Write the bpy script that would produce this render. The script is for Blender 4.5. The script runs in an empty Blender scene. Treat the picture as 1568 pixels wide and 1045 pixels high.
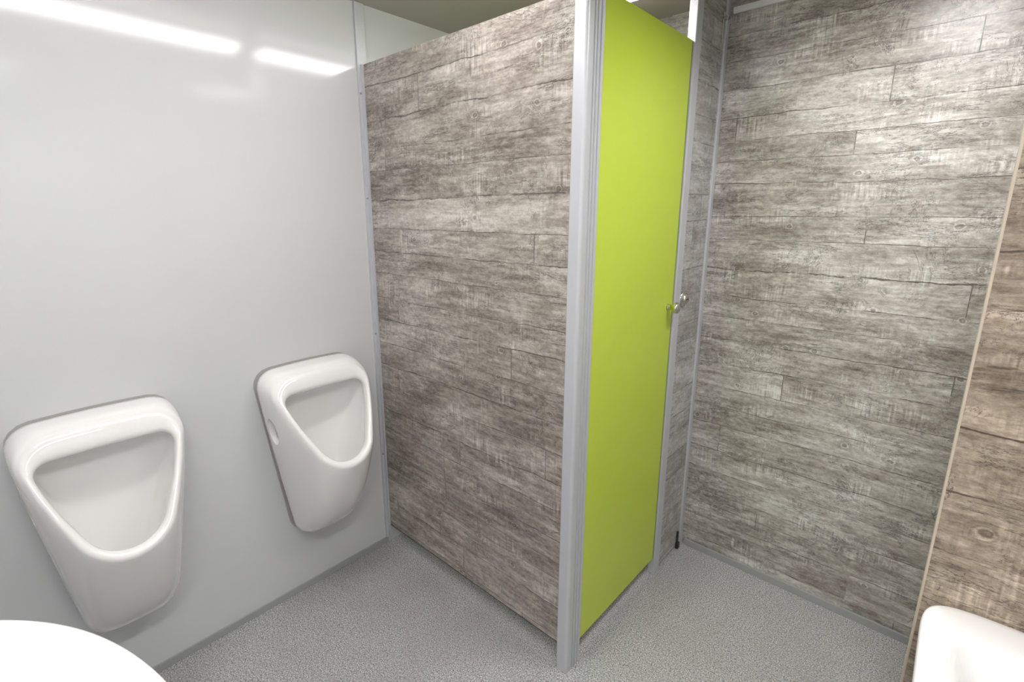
import bpy, bmesh, math
from mathutils import Vector
import numpy as np
sc=bpy.context.scene
sc.view_settings.view_transform='Standard'
sc.view_settings.look='None'
sc.view_settings.exposure=0.17

# ---------------------------------------------------------------- helpers
def newmat(name):
    m=bpy.data.materials.new(name); m.use_nodes=True
    nt=m.node_tree; nt.nodes.clear()
    o=nt.nodes.new('ShaderNodeOutputMaterial'); b=nt.nodes.new('ShaderNodeBsdfPrincipled')
    nt.links.new(b.outputs[0],o.inputs[0]); return m,nt,b
def setin(nt,sock,v):
    if isinstance(v,bpy.types.NodeSocket): nt.links.new(v,sock)
    else: sock.default_value=v
def math_(nt,op,a,b=0.0,c=0.0,clamp=False):
    n=nt.nodes.new('ShaderNodeMath'); n.operation=op; n.use_clamp=clamp
    setin(nt,n.inputs[0],a); setin(nt,n.inputs[1],b)
    if op in('MULTIPLY_ADD','WRAP','COMPARE'): setin(nt,n.inputs[2],c)
    return n.outputs[0]
def comb(nt,x,y,z=0.0):
    n=nt.nodes.new('ShaderNodeCombineXYZ')
    for i,v in enumerate((x,y,z)): setin(nt,n.inputs[i],v)
    return n.outputs[0]
def noise(nt,vec,scale=1,detail=4,rough=.55,dist=0):
    n=nt.nodes.new('ShaderNodeTexNoise'); nt.links.new(vec,n.inputs['Vector'])
    n.inputs['Scale'].default_value=scale; n.inputs['Detail'].default_value=detail
    n.inputs['Roughness'].default_value=rough; n.inputs['Distortion'].default_value=dist
    return n.outputs['Fac']
def mrange(nt,v,a,b,c=0.0,d=1.0,smooth=True):
    n=nt.nodes.new('ShaderNodeMapRange'); n.interpolation_type='SMOOTHSTEP' if smooth else 'LINEAR'
    setin(nt,n.inputs[0],v)
    for i,q in enumerate((a,b,c,d)): n.inputs[i+1].default_value=q
    return n.outputs[0]
def ramp(nt,v,stops):
    n=nt.nodes.new('ShaderNodeValToRGB'); nt.links.new(v,n.inputs[0]); cr=n.color_ramp
    cr.elements[0].position=stops[0][0]; cr.elements[0].color=(*stops[0][1],1)
    cr.elements[1].position=stops[-1][0]; cr.elements[1].color=(*stops[-1][1],1)
    for p,c in stops[1:-1]:
        e=cr.elements.new(p); e.color=(*c,1)
    return n.outputs[0]
def mixc(nt,f,a,b,mode='MIX'):
    n=nt.nodes.new('ShaderNodeMix'); n.data_type='RGBA'; n.blend_type=mode
    setin(nt,n.inputs[0],f)
    setin(nt,n.inputs[6],a if isinstance(a,bpy.types.NodeSocket) else (*a,1))
    setin(nt,n.inputs[7],b if isinstance(b,bpy.types.NodeSocket) else (*b,1))
    return n.outputs[2]
def bump(nt,b,h,strength,dist=.002):
    n=nt.nodes.new('ShaderNodeBump'); n.inputs['Strength'].default_value=strength; n.inputs['Distance'].default_value=dist
    nt.links.new(h,n.inputs['Height']); nt.links.new(n.outputs[0],b.inputs['Normal'])

def plain(name,col,rough,metal=0,var=.04,coat=0,scale=30):
    m,nt,b=newmat(name)
    g=nt.nodes.new('ShaderNodeNewGeometry')
    f=noise(nt,g.outputs['Position'],scale,3)
    c=mixc(nt,f,[x*(1-var) for x in col],[min(1,x*(1+var)) for x in col])
    nt.links.new(c,b.inputs['Base Color']); b.inputs['Roughness'].default_value=rough
    b.inputs['Metallic'].default_value=metal; b.inputs['Coat Weight'].default_value=coat
    b.inputs['Coat Roughness'].default_value=.05
    return m

def wood(name,seed=0.0,tint=(1,1,1),rough=.36,bias=0.0,contrast=1.0):
    m,nt,b=newmat(name)
    g=nt.nodes.new('ShaderNodeNewGeometry'); s=nt.nodes.new('ShaderNodeSeparateXYZ')
    nt.links.new(g.outputs['Position'],s.inputs[0])
    M=lambda a,k: math_(nt,'MULTIPLY',a,k)
    u=math_(nt,'ADD',math_(nt,'ADD',s.outputs[0],s.outputs[1]),seed*3.7+4)
    v=math_(nt,'ADD',s.outputs[2],seed*1.31+5)
    hv=noise(nt,comb(nt,0.0,M(v,4.2),seed+.5),1,1,.4)
    wob=noise(nt,comb(nt,M(u,3.2),M(v,7),seed),1,6,.70)
    v2=math_(nt,'ADD',v,M(math_(nt,'SUBTRACT',wob,.5),.030))
    v3=math_(nt,'ADD',v2,M(hv,.16))
    RH=.096
    row=math_(nt,'FLOOR',math_(nt,'DIVIDE',v3,RH))
    jit=math_(nt,'FRACT',M(math_(nt,'SINE',M(row,12.9898)),437.5))
    ub=math_(nt,'MULTIPLY_ADD',jit,1.9,u)
    br=nt.nodes.new('ShaderNodeTexBrick'); nt.links.new(comb(nt,ub,v3,0.0),br.inputs['Vector'])
    br.offset=0.0; br.offset_frequency=2; br.squash=1
    br.inputs['Color1'].default_value=(0,0,0,1); br.inputs['Color2'].default_value=(1,1,1,1); br.inputs['Mortar'].default_value=(.5,.5,.5,1)
    br.inputs['Scale'].default_value=1; br.inputs['Mortar Size'].default_value=.0022; br.inputs['Mortar Smooth'].default_value=.8
    br.inputs['Brick Width'].default_value=1.35; br.inputs['Row Height'].default_value=RH
    tn=nt.nodes.new('ShaderNodeRGBToBW'); nt.links.new(br.outputs['Color'],tn.inputs[0]); tone=tn.outputs[0]
    off=math_(nt,'ADD',M(tone,7.0),M(jit,9.0))
    # knots
    vo=nt.nodes.new('ShaderNodeTexVoronoi'); vo.voronoi_dimensions='2D'; vo.inputs['Scale'].default_value=1
    dn=noise(nt,comb(nt,M(u,28),M(v,28),1.0),1,4,.65)
    nt.links.new(comb(nt,math_(nt,'MULTIPLY_ADD',dn,.13,M(u,4.6)),math_(nt,'MULTIPLY_ADD',dn,.13,M(v,6.0))),vo.inputs['Vector'])
    kd=vo.outputs['Distance']
    ks=nt.nodes.new('ShaderNodeRGBToBW'); nt.links.new(vo.outputs['Color'],ks.inputs[0])
    ksel=mrange(nt,ks.outputs[0],.38,.48)
    g1=noise(nt,comb(nt,M(u,5.5),M(v2,62),off),1,6,.76)
    g2=noise(nt,comb(nt,M(u,4.0),M(v2,12),off),1,7,.78,.2)
    g3=noise(nt,comb(nt,M(u,130),M(v,8),2.0),1,2,.65)
    g3m=noise(nt,comb(nt,M(u,6),M(v,11),7.0),1,3,.6)
    blot=noise(nt,comb(nt,M(u,45),M(v2,80),off),1,6,.82)
    big=noise(nt,comb(nt,M(u,2.0),M(v2,5.0),5.0),1,2,.5)
    val=M(g1,.55)
    val=math_(nt,'MULTIPLY_ADD',g2,.80,val)
    val=math_(nt,'MULTIPLY_ADD',blot,.62,val)
    val=math_(nt,'MULTIPLY_ADD',big,.28,val)
    val=math_(nt,'MULTIPLY_ADD',M(math_(nt,'SUBTRACT',g3,.44),mrange(nt,g3m,.50,.66)),.70,val)
    val=math_(nt,'MULTIPLY_ADD',math_(nt,'SUBTRACT',tone,.5),.06,val)
    val=math_(nt,'SUBTRACT',val,.655-bias)
    if contrast!=1: val=math_(nt,'MULTIPLY_ADD',math_(nt,'SUBTRACT',val,.5),contrast,.5)
    rings=math_(nt,'SINE',M(kd,150.0))
    kfade=M(mrange(nt,kd,.05,.17,1,0),ksel)
    val=math_(nt,'ADD',val,M(M(rings,kfade),.085))
    t=tint
    C=lambda r,g_,b_:(min(1,r*t[0]),min(1,g_*t[1]),min(1,b_*t[2]))
    col=ramp(nt,val,[(.25,C(.115,.096,.082)),(.38,C(.235,.205,.180)),(.50,C(.365,.332,.300)),(.61,C(.52,.487,.452)),(.76,C(.72,.69,.66))])
    kn=M(mrange(nt,kd,.02,.06,1,0),.68)
    kring=M(mrange(nt,math_(nt,'ABSOLUTE',math_(nt,'SUBTRACT',kd,.095)),0,.016,1,0),.60)
    kk=M(math_(nt,'MAXIMUM',kn,kring),ksel)
    kk=M(kk,mrange(nt,blot,.42,.58,.35,1.0))
    col=mixc(nt,kk,col,C(.10,.078,.062))
    # cracks
    c1=noise(nt,comb(nt,M(u,3.2),M(v,20),3.3),1,7,.76,.4)
    c1=mrange(nt,math_(nt,'ABSOLUTE',math_(nt,'SUBTRACT',c1,.5)),.0,.015,1,0)
    cm=mrange(nt,noise(nt,comb(nt,M(u,3),M(v,7),9.1),1,2),.48,.54)
    c2=noise(nt,comb(nt,M(u,6.5),M(v,5),6.3),1,7,.76,.8)
    c2=mrange(nt,math_(nt,'ABSOLUTE',math_(nt,'SUBTRACT',c2,.5)),.0,.0095,1,0)
    cm2=mrange(nt,noise(nt,comb(nt,M(u,4),M(v,6),4.1),1,2),.51,.56)
    cr=math_(nt,'MAXIMUM',M(c1,cm),M(c2,cm2))
    seam=M(br.outputs['Fac'],mrange(nt,noise(nt,comb(nt,M(u,7),M(v,12),1.1),1,4,.7),.38,.54,.20,1))
    dk=M(math_(nt,'MAXIMUM',cr,seam),.88)
    col=mixc(nt,dk,col,C(.060,.048,.040))
    nt.links.new(col,b.inputs['Base Color'])
    b.inputs['Roughness'].default_value=rough
    bump(nt,b,val,.08,.0015)
    return m

def box(name,lo,hi,mat,bev=0.0,parent=None,seg=2):
    bm=bmesh.new()
    vs=[bm.verts.new((x,y,z)) for x in(lo[0],hi[0]) for y in(lo[1],hi[1]) for z in(lo[2],hi[2])]
    for f in((0,1,3,2),(4,6,7,5),(0,4,5,1),(2,3,7,6),(0,2,6,4),(1,5,7,3)): bm.faces.new([vs[i] for i in f])
    bmesh.ops.recalc_face_normals(bm,faces=bm.faces)
    if bev: bmesh.ops.bevel(bm,geom=bm.edges[:],offset=bev,segments=seg,affect='EDGES',profile=.6)
    return fin(bm,name,mat,parent)
def fin(bm,name,mat,parent=None,smooth=False):
    me=bpy.data.meshes.new(name); bm.to_mesh(me); bm.free()
    ob=bpy.data.objects.new(name,me); sc.collection.objects.link(ob)
    if mat: me.materials.append(mat)
    if smooth:
        for p in me.polygons: p.use_smooth=True
    if parent: ob.parent=parent; ob.matrix_parent_inverse=parent.matrix_world.inverted()
    return ob
def empty(name,loc):
    e=bpy.data.objects.new(name,None); e.location=loc; e.empty_display_size=.1; sc.collection.objects.link(e)
    bpy.context.view_layer.update(); return e
def lathe(name,prof,axis,origin,mat,parent=None,n=32):
    bm=bmesh.new(); ax=Vector(axis).normalized(); a=ax.orthogonal().normalized(); c=ax.cross(a); o=Vector(origin)
    rings=[[bm.verts.new(o+ax*h+(a*math.cos(2*math.pi*i/n)+c*math.sin(2*math.pi*i/n))*r) for i in range(n)] for r,h in prof]
    for r0,r1 in zip(rings,rings[1:]):
        for i in range(n): bm.faces.new((r0[i],r0[(i+1)%n],r1[(i+1)%n],r1[i]))
    bm.faces.new(rings[0]); bm.faces.new(rings[-1])
    bmesh.ops.recalc_face_normals(bm,faces=bm.faces)
    return fin(bm,name,mat,parent,True)
def loft(bm,rings,cap0=True,cap1=True):
    R=[[bm.verts.new(p) for p in r] for r in rings]; n=len(rings[0])
    for r0,r1 in zip(R,R[1:]):
        for i in range(n): bm.faces.new((r0[i],r0[(i+1)%n],r1[(i+1)%n],r1[i]))
    if cap0: bm.faces.new(R[0])
    if cap1: bm.faces.new(R[-1])
    bmesh.ops.recalc_face_normals(bm,faces=bm.faces)

# ---------------------------------------------------------------- materials
M_wall=plain('white_gloss_laminate',(.64,.65,.657),.11,var=.01,scale=3)
M_wood=wood('weathered_wood_laminate',0.0,(.98,.95,.92),bias=.015)
M_woodb=wood('weathered_wood_wall',1.0,(1.08,1.095,1.11),rough=.33,bias=.05)
M_woods=wood('weathered_wood_strip',1.6,(1.04,1.09,1.16),rough=.34,bias=.07,contrast=.75)
M_woodr=wood('weathered_wood_partition',2.2,(.88,.78,.66),bias=-.01)
M_alu=plain('brushed_aluminium',(.60,.61,.635),.45,metal=.30,var=.04)
M_alud=plain('aluminium_groove',(.28,.29,.31),.5,metal=.3)
M_green=plain('lime_green_laminate',(.52,.655,.055),.28,var=.01,scale=4)
M_cer=plain('white_ceramic',(.86,.85,.84),.06,var=.01,coat=.6,scale=5)
M_pshade=plain('pocket_shade_grey',(.42,.41,.40),.4)  # painted shade tone for the insides of the urinal pockets
M_gask=plain('grey_sealant',(.42,.40,.39),.6)
M_black=plain('black_plastic',(.02,.02,.02),.5)
M_steel=plain('stainless_steel',(.62,.60,.57),.22,metal=1)
M_ceil=plain('beige_ceiling_panel',(.47,.44,.37),.14,var=.02,scale=3)
M_base=plain('grey_vinyl_coving',(.36,.37,.37),.5)
M_beige=plain('beige_edging',(.50,.43,.34),.5)
M_plast=plain('white_plastic_housing',(.8,.8,.8),.4)
M_floor,nt,b=newmat('speckled_vinyl')
g=nt.nodes.new('ShaderNodeNewGeometry'); P=g.outputs['Position']
n1=noise(nt,P,265,2,.65); n2=noise(nt,P,190,1,.5); n3=noise(nt,P,2.2,4,.6); n4=noise(nt,P,310,1,.5)
c=ramp(nt,n1,[(.36,(.15,.150,.153)),(.45,(.31,.313,.32)),(.55,(.45,.452,.46)),(.64,(.78,.78,.79))])
c=mixc(nt,math_(nt,'MULTIPLY',mrange(nt,n2,.60,.66),.8),c,(.10,.095,.09))
c=mixc(nt,math_(nt,'MULTIPLY',mrange(nt,n4,.64,.68),.8),c,(.84,.84,.85))
c=mixc(nt,mrange(nt,n3,.38,.7,0,.30),c,(.26,.243,.225))
nt.links.new(c,b.inputs['Base Color']); b.inputs['Roughness'].default_value=.33
bump(nt,b,n1,.10,.001)
def glow(name,s):
    m=bpy.data.materials.new(name); m.use_nodes=True; nt=m.node_tree; nt.nodes.clear()
    o=nt.nodes.new('ShaderNodeOutputMaterial'); e=nt.nodes.new('ShaderNodeEmission'); e.inputs[0].default_value=(1,.985,.975,1); e.inputs[1].default_value=s
    nt.links.new(e.outputs[0],o.inputs[0]); return m
M_em=glow('led_tube_glow',20)
M_em2=glow('led_panel_glow',48)
M_fill=glow('added_fill_glow',48)  # glow of the added fill lamp, out of view

# ---------------------------------------------------------------- room shell
XR=2.40; YN=-1.72; D=.915; HC=2.24; W=1.006
box('floor',(-.1,YN-.1,-.1),(XR+.1,D+.1,0),M_floor)
box('ceiling',(-.1,YN-.1,HC),(XR+.1,D+.1,HC+.1),M_ceil)
box('wall_left',(-.1,YN-.1,0),(0,D+.1,HC),M_wall)
box('wall_back',(0,D,0),(XR,D+.1,HC),M_woodb)
box('wall_right',(XR,YN-.1,0),(XR+.1,D+.1,HC),M_wall)
box('wall_front',(0,YN-.1,0),(XR,YN,HC),M_wall)
box('baseboard_left',(0,YN,0),(.006,0.0,.028),M_base,.0015)
box('baseboard_back',(W+.02,D-.008,0),(XR,D,.03),M_base,.0015)
box('trim_1',(W+.02,D-.012,HC-.05),(XR,D,HC-.03),M_plast,.002)

# ---------------------------------------------------------------- cubicle
cub=empty('toilet_cubicle_partition',(.5,.01,1.0))
box('side_panel',(.012,.006,.095),(.972,.020,2.03),M_wood,.0012,cub)
box('panel_bottom_edge_seal',(.012,.008,.09),(.972,.018,.096),M_black,0,cub)
box('wall_channel',(0,-.012,.03),(.010,.028,HC-.001),M_alu,.001,cub)
box('wall_channel_lip',(.010,-.002,.03),(.022,.006,2.03),M_alu,.001,cub)
for z in(.45,1.0,1.55,1.93):
    lathe('channel_screw',[(.004,0),(.004,.002),(.001,.003)],(1,0,0),(.010,-.006,z),M_steel,cub,12)
def extr(name,pts,z0,z1,mat,parent):
    bm=bmesh.new(); lo=[bm.verts.new((x,y,z0)) for x,y in pts]; hi=[bm.verts.new((x,y,z1)) for x,y in pts]; n=len(pts)
    for i in range(n): bm.faces.new((lo[i],lo[(i+1)%n],hi[(i+1)%n],hi[i]))
    bm.faces.new(lo); bm.faces.new(hi); bmesh.ops.recalc_face_normals(bm,faces=bm.faces)
    return fin(bm,name,mat,parent)
x1=W+.004
pts=[(.968,.002),(.972,-.002)]
pts+=[(x1-.010,-.002)]+[(x1-.010+.010*math.sin(a),.008-.010*math.cos(a)) for a in np.linspace(0.2,math.pi/2,6)]
for gy in(.030,.044,.060):
    pts+=[(x1,gy-.0035),(x1-.004,gy-.0025),(x1-.004,gy+.0025),(x1,gy+.0035)]
pts+=[(x1,.074),(x1-.003,.078),(.972,.078),(.968,.074)]
extr('corner_post',pts,.0,HC-.001,M_alu,cub)
box('post_foot',(.966,.0,0),(x1-.004,.05,.012),M_alud,.002,cub)
box('jamb_profile',(W-.022,.628,0),(W+.007,.676,HC-.001),M_alu,.003,cub)
box('fixed_strip',(W-.012,.676,.012),(W,.893,HC-.001),M_woods,.001,cub)
box('wall_profile',(W-.018,.887,.0),(W+.008,D-.001,HC-.001),M_alu,.003,cub)
box('strip_foot',(W+.001,.850,0),(W+.014,.872,.03),M_black,.004,cub)
box('strip_foot_pin',(W+.002,.855,.028),(W+.009,.866,.085),M_black,.003,cub)
box('top_bracket',(W,.862,2.09),(W+.006,.872,2.19),M_steel,.002,cub)
box('top_bracket_arm',(W,.862,2.165),(W+.02,.887,2.175),M_steel,.002,cub)
door=empty('door_1',(W,.35,1.0))
box('door_leaf',(W-.014,.082,.078),(W-.001,.625,2.045),M_green,.0015,door)
box('door_edge_band',(W-.0142,.622,.08),(W+.001,.6262,2.043),M_alud,.0,door)
lathe('door_knob',[(.012,0),(.010,.004),(.009,.014),(.014,.019),(.0195,.027),(.0205,.034),(.018,.041),(.010,.045),(.002,.046)],(1,0,0),(W-.001,.585,1.157),M_steel,door)
lathe('lock_rosette',[(.031,0),(.031,.004),(.028,.007),(.019,.0075),(.019,.015),(.016,.018),(.003,.0182)],(1,0,0),(W,.712,1.170),M_steel,cub)
box('lock_slot',(W+.0178,.703,1.168),(W+.0188,.721,1.172),M_black,0,cub)

# ---------------------------------------------------------------- urinals
N=84
def outline(L,tw,bw,rt,rb):
    C=[(0,L),(tw,L),(bw,0),(-bw,0),(-tw,L)]; R=[0,rt,rb,rb,rt]
    pts=[]
    for i in range(5):
        p=np.array(C[i]);a=np.array(C[i-1])-p;b_=np.array(C[(i+1)%5])-p
        if R[i]==0: pts.append(p);continue
        la=np.linalg.norm(a);lb=np.linalg.norm(b_); a=a/la;b_=b_/lb
        th=math.acos(np.clip(a@b_,-1,1)); rr=R[i]; d=rr/math.tan(th/2)
        lim=(2*bw*.495 if i in(2,3) else 1)
        if d>lim: d=lim; rr=d*math.tan(th/2)
        bis=(a+b_)/np.linalg.norm(a+b_); c=p+bis*rr/math.sin(th/2)
        s=p+a*d;e_=p+b_*d
        a0=math.atan2(*(s-c)[::-1]);a1=math.atan2(*(e_-c)[::-1]);dl=(a1-a0+math.pi)%(2*math.pi)-math.pi
        for t in np.linspace(0,1,12): pts.append(c+rr*np.array([math.cos(a0+dl*t),math.sin(a0+dl*t)]))
    pts.append(pts[0]); pts=np.array(pts)
    dd=np.r_[0,np.cumsum(np.linalg.norm(np.diff(pts,axis=0),axis=1))]
    t=np.linspace(0,dd[-1],N,endpoint=False)
    return np.c_[np.interp(t,dd,pts[:,0]),np.interp(t,dd,pts[:,1])]
def uring(xb,zb,xt,zt,tw,bw,rt=.07,rb=.05,crown=.008,nrm=0.0,bulge=.0):
    L=math.hypot(xt-xb,zt-zb); o=outline(L,tw,bw,rt,rb)
    nx,nz=(zt-zb)/L,-(xt-xb)/L
    out=[]
    for s,v in o:
        w=v/L
        k=crown*(1-(s/tw)**2)*max(0,w)**3
        s2=s*(1+bulge*math.sin(math.pi*w))
        out.append((xb+(xt-xb)*w+nx*nrm, s2, zb+(zt-zb)*w+nz*nrm+k))
    return out
def inset(base,i,it,ib=None):
    xb,zb,xt,zt,tw,bw=base; ib=i if ib is None else ib
    L=math.hypot(xt-xb,zt-zb); dx,dz=(xt-xb)/L,(zt-zb)/L
    return (xb+dx*ib,zb+dz*ib,xt-dx*it,zt-dz*it,tw-i,max(.02,bw-i*.6))
def make_urinal(y):
    um=empty('urinal',(.15,y,.6))
    rim=(.312,.622,.112,.937,.190,.080)
    rings=[uring(.002,.274,.002,.950,.197,.108,.055,.06),
      uring(.05,.276,.03,.953,.199,.108,.055,.06,bulge=.03),
      uring(.105,.295,.06,.952,.199,.104,.055,.065,bulge=.05),
      uring(.180,.362,.085,.950,.199,.098,.058,.08,bulge=.06),
      uring(.245,.470,.098,.947,.198,.092,.060,.09,bulge=.07),
      uring(.295,.582,.108,.943,.196,.086,.060,.10,bulge=.09),
      uring(*rim,.062,.11,bulge=.10),
      uring(*inset(rim,.006,.006),.060,.11,nrm=.008,bulge=.10),
      uring(*inset(rim,.017,.022),.052,.10,nrm=.011,bulge=.10),
      uring(*inset(rim,.029,.055),.036,.09,nrm=.004,crown=.004,bulge=.10),
      uring(*inset(rim,.033,.064),.024,.09,nrm=-.006,crown=.004,bulge=.10),
      uring(*inset(rim,.033,.063),.024,.09,nrm=-.020,crown=.004,bulge=.10),
      uring(*inset(rim,.020,.036),.040,.09,nrm=-.036,crown=.004,bulge=.10),
      uring(.235,.538,.055,.885,.155,.065,.05,.07,0,bulge=.10),
      uring(.180,.450,.048,.78,.125,.055,.05,.05,0,bulge=.08),
      uring(.130,.415,.06,.62,.075,.040,.04,.03,0),
      uring(.105,.410,.08,.50,.03,.02,.02,.012,0)]
    rings=[[(x,yy+y,z) for x,yy,z in r] for r in rings]
    bm=bmesh.new(); loft(bm,rings)
    ob=fin(bm,'urinal_bowl',M_cer,um,True)
    ss=ob.modifiers.new('s','SUBSURF'); ss.levels=1; ss.render_levels=1
    for sgn in(-1,1):
        bm=bmesh.new(); bmesh.ops.create_uvsphere(bm,u_segments=32,v_segments=20,radius=1)
        for v in bm.verts: v.co=Vector((v.co.x*.034+.090,v.co.y*.048+y+sgn*.192,v.co.z*.055+.745))
        cut=fin(bm,'cut',M_cer,None,True)
        bo=ob.modifiers.new('b','BOOLEAN'); bo.object=cut; bo.operation='DIFFERENCE'; bo.solver='EXACT'
    bpy.context.view_layer.update()
    dg=bpy.context.evaluated_depsgraph_get(); me=bpy.data.meshes.new_from_object(ob.evaluated_get(dg))
    ob.modifiers.clear(); ob.data=me
    for p in me.polygons: p.use_smooth=True
    try: me.set_sharp_from_angle(angle=math.radians(40))
    except Exception: pass
    for c_ in [o for o in bpy.data.objects if o.name.startswith('cut')]: bpy.data.objects.remove(c_)
    for sgn in(-1,1):  # grey discs added in the side pockets to imitate their shade
        bm=bmesh.new(); bmesh.ops.create_uvsphere(bm,u_segments=24,v_segments=16,radius=1)
        for v in bm.verts: v.co=Vector((v.co.x*.020+.088,v.co.y*.010+y+sgn*.152,v.co.z*.034+.745))
        fin(bm,'pocket_shade',M_pshade,um,True)
    bm=bmesh.new()
    loft(bm,[[(x,yy+y,z) for x,yy,z in uring(xx,.2735,xx,.9515,.198,.1085,.056,.061)] for xx in(.0008,.0022)])
    fin(bm,'sealant_joint',M_gask,um)
    lathe('drain_grate',[(.017,0),(.017,.003),(.013,.004),(.002,.004)],(.45,0,1),(.125,y,.440),M_steel,um,24)
    return um
make_urinal(-.948); make_urinal(-.318)

# ---------------------------------------------------------------- basins
def sup(cx,cy,a,b_,z,e,n=96):
    r=[]
    for i in range(n):
        t=2*math.pi*i/n; c_,s=math.cos(t),math.sin(t)
        x=cx+a*math.copysign(abs(c_)**(2/e),c_); y=cy+b_*math.copysign(abs(s)**(2/e),s)
        r.append((x,y,z))
    return r
def faucet(parent,x,y,z,dy):
    lathe('tap_body',[(.026,0),(.026,.006),(.021,.012),(.019,.09),(.021,.115),(.015,.125),(.003,.127)],(0,0,1),(x,y,z),M_steel,parent)
    lathe('tap_spout',[(.013,0),(.012,.06),(.011,.115),(.009,.118)],(0,dy,-.12),(x,y,z+.085),M_steel,parent,20)
    box('tap_lever',(x-.008,min(y,y+dy*.09),z+.127),(x+.008,max(y,y+dy*.09),z+.136),M_steel,.003,parent)
def make_basin(cx,cy,a,b_,z,e,dy,rimw=.045):
    em=empty('washbasin',(cx,cy,z))
    ic=cy+dy*.02
    k=rimw
    rr=[sup(cx,cy-dy*.05,a*.35,b_*.35,z-.20,2.4),sup(cx,cy-dy*.04,a*.60,b_*.62,z-.185,2.5),
        sup(cx,cy-dy*.02,a*.82,b_*.85,z-.13,e),sup(cx,cy,a*.94,b_*.95,z-.07,e),
        sup(cx,cy,a*.992,b_*.992,z-.03,e),sup(cx,cy,a,b_,z-.012,e),sup(cx,cy,a-.003,b_-.003,z-.004,e),sup(cx,cy,a-.010,b_-.010,z,e),
        sup(cx,ic,a-k,b_-k-.02,z-.001,e),sup(cx,ic,a-k-.008,b_-k-.028,z-.006,e),
        sup(cx,ic,a-k-.025,b_-k-.045,z-.05,max(2.2,e*.8)),sup(cx,ic,a*.66,b_*.6,z-.115,2.6),
        sup(cx,ic,a*.35,b_*.32,z-.135,2.2),sup(cx,ic,.03,.03,z-.14,2)]
    bm=bmesh.new(); loft(bm,rr)
    ob=fin(bm,'basin_bowl',M_cer,em,True)
    ss=ob.modifiers.new('s','SUBSURF'); ss.levels=1; ss.render_levels=1
    lathe('basin_drain',[(.024,0),(.024,.003),(.018,.004),(.002,.004)],(0,0,1),(cx,ic,z-.139),M_steel,em,24)
    faucet(em,cx,cy-dy*(b_-.035),z-.002,dy)
    lathe('waste_trap',[(.016,0),(.016,.10),(.03,.11),(.03,.20),(.01,.205)],(0,0,-1),(cx,cy-dy*.05,z-.198),M_steel,em,24)
    return em
make_basin(1.225,-1.371,.49,.338,.934,2.0,1,.045)
make_basin(2.068,-.318,.266,.207,.868,9,-1,.035)

# ---------------------------------------------------------------- right partition
pr_=empty('washbasin_partition_panel',(2.1,-.1,1.1))
box('partition_board',(1.8025,-.110,.0),(XR-.001,-.088,HC-.001),M_woodr,.0,pr_)
box('partition_edge_band',(1.799,-.1105,.0),(1.8027,-.0875,HC-.001),M_beige,.001,pr_)

# ---------------------------------------------------------------- ceiling lights
def lamp(x,y0,y1,wd=.045):
    em=empty('ceiling_light',(x,(y0+y1)/2,HC))
    box('light_housing',(x-wd,y0,HC-.022),(x+wd,y1,HC),M_plast,.003,em)
    box('light_diffuser',(x-wd+.009,y0+.012,HC-.042),(x+wd-.009,y1-.012,HC-.0221),M_em,.008,em)
def louvre_lamp(x,y0,y1,mat,wd=.085):
    """shallow box luminaire: LED panel set back behind a 44 mm skirt"""
    em=empty('ceiling_light',(x,(y0+y1)/2,HC)); t=.006; h=.044  # skirt depth invented to keep the panel out of the white wall's reflection
    box('housing_side_a',(x-wd,y0,HC-h),(x-wd+t,y1,HC),M_alud,.001,em)
    box('housing_side_b',(x+wd-t,y0,HC-h),(x+wd,y1,HC),M_alud,.001,em)
    box('housing_end_a',(x-wd+t,y0,HC-h),(x+wd-t,y0+t,HC),M_alud,.001,em)
    box('housing_end_b',(x-wd+t,y1-t,HC-h),(x+wd-t,y1,HC),M_alud,.001,em)
    box('led_panel',(x-wd+t+.001,y0+t+.001,HC-.006),(x+wd-t-.001,y1-t-.001,HC-.001),mat,0,em)
lamp(.77,-1.45,-.125,.07); lamp(.77,-.045,.60,.07)
louvre_lamp(1.66,-.04,.50,M_em2)
louvre_lamp(1.85,-1.60,-.75,M_fill)  # added fill lamp, out of view, to brighten the door and front room
w=bpy.data.worlds.new('w'); sc.world=w; w.use_nodes=True
w.node_tree.nodes['Background'].inputs[0].default_value=(.8,.85,.9,1); w.node_tree.nodes['Background'].inputs[1].default_value=.2

# ---------------------------------------------------------------- camera
cd=bpy.data.cameras.new('camera'); cam=bpy.data.objects.new('camera',cd); sc.collection.objects.link(cam)
cd.sensor_width=36; cd.lens=36*759.15/1568; cd.shift_x=.0103; cd.shift_y=-.0144; cd.clip_start=.02
pi_,ya,ro=[math.radians(v) for v in(13.139,42.652,-.113)]
from mathutils import Matrix
F=Vector((-math.sin(ya)*math.cos(pi_),math.cos(ya)*math.cos(pi_),-math.sin(pi_)))
R=Vector((math.cos(ya),math.sin(ya),0)); U=R.cross(F)
R2=R*math.cos(ro)+U*math.sin(ro); U2=U*math.cos(ro)-R*math.sin(ro)
m=Matrix((R2,U2,-F)).transposed().to_4x4(); m.translation=Vector((1.762,-1.13,1.5)); cam.matrix_world=m
sc.camera=cam
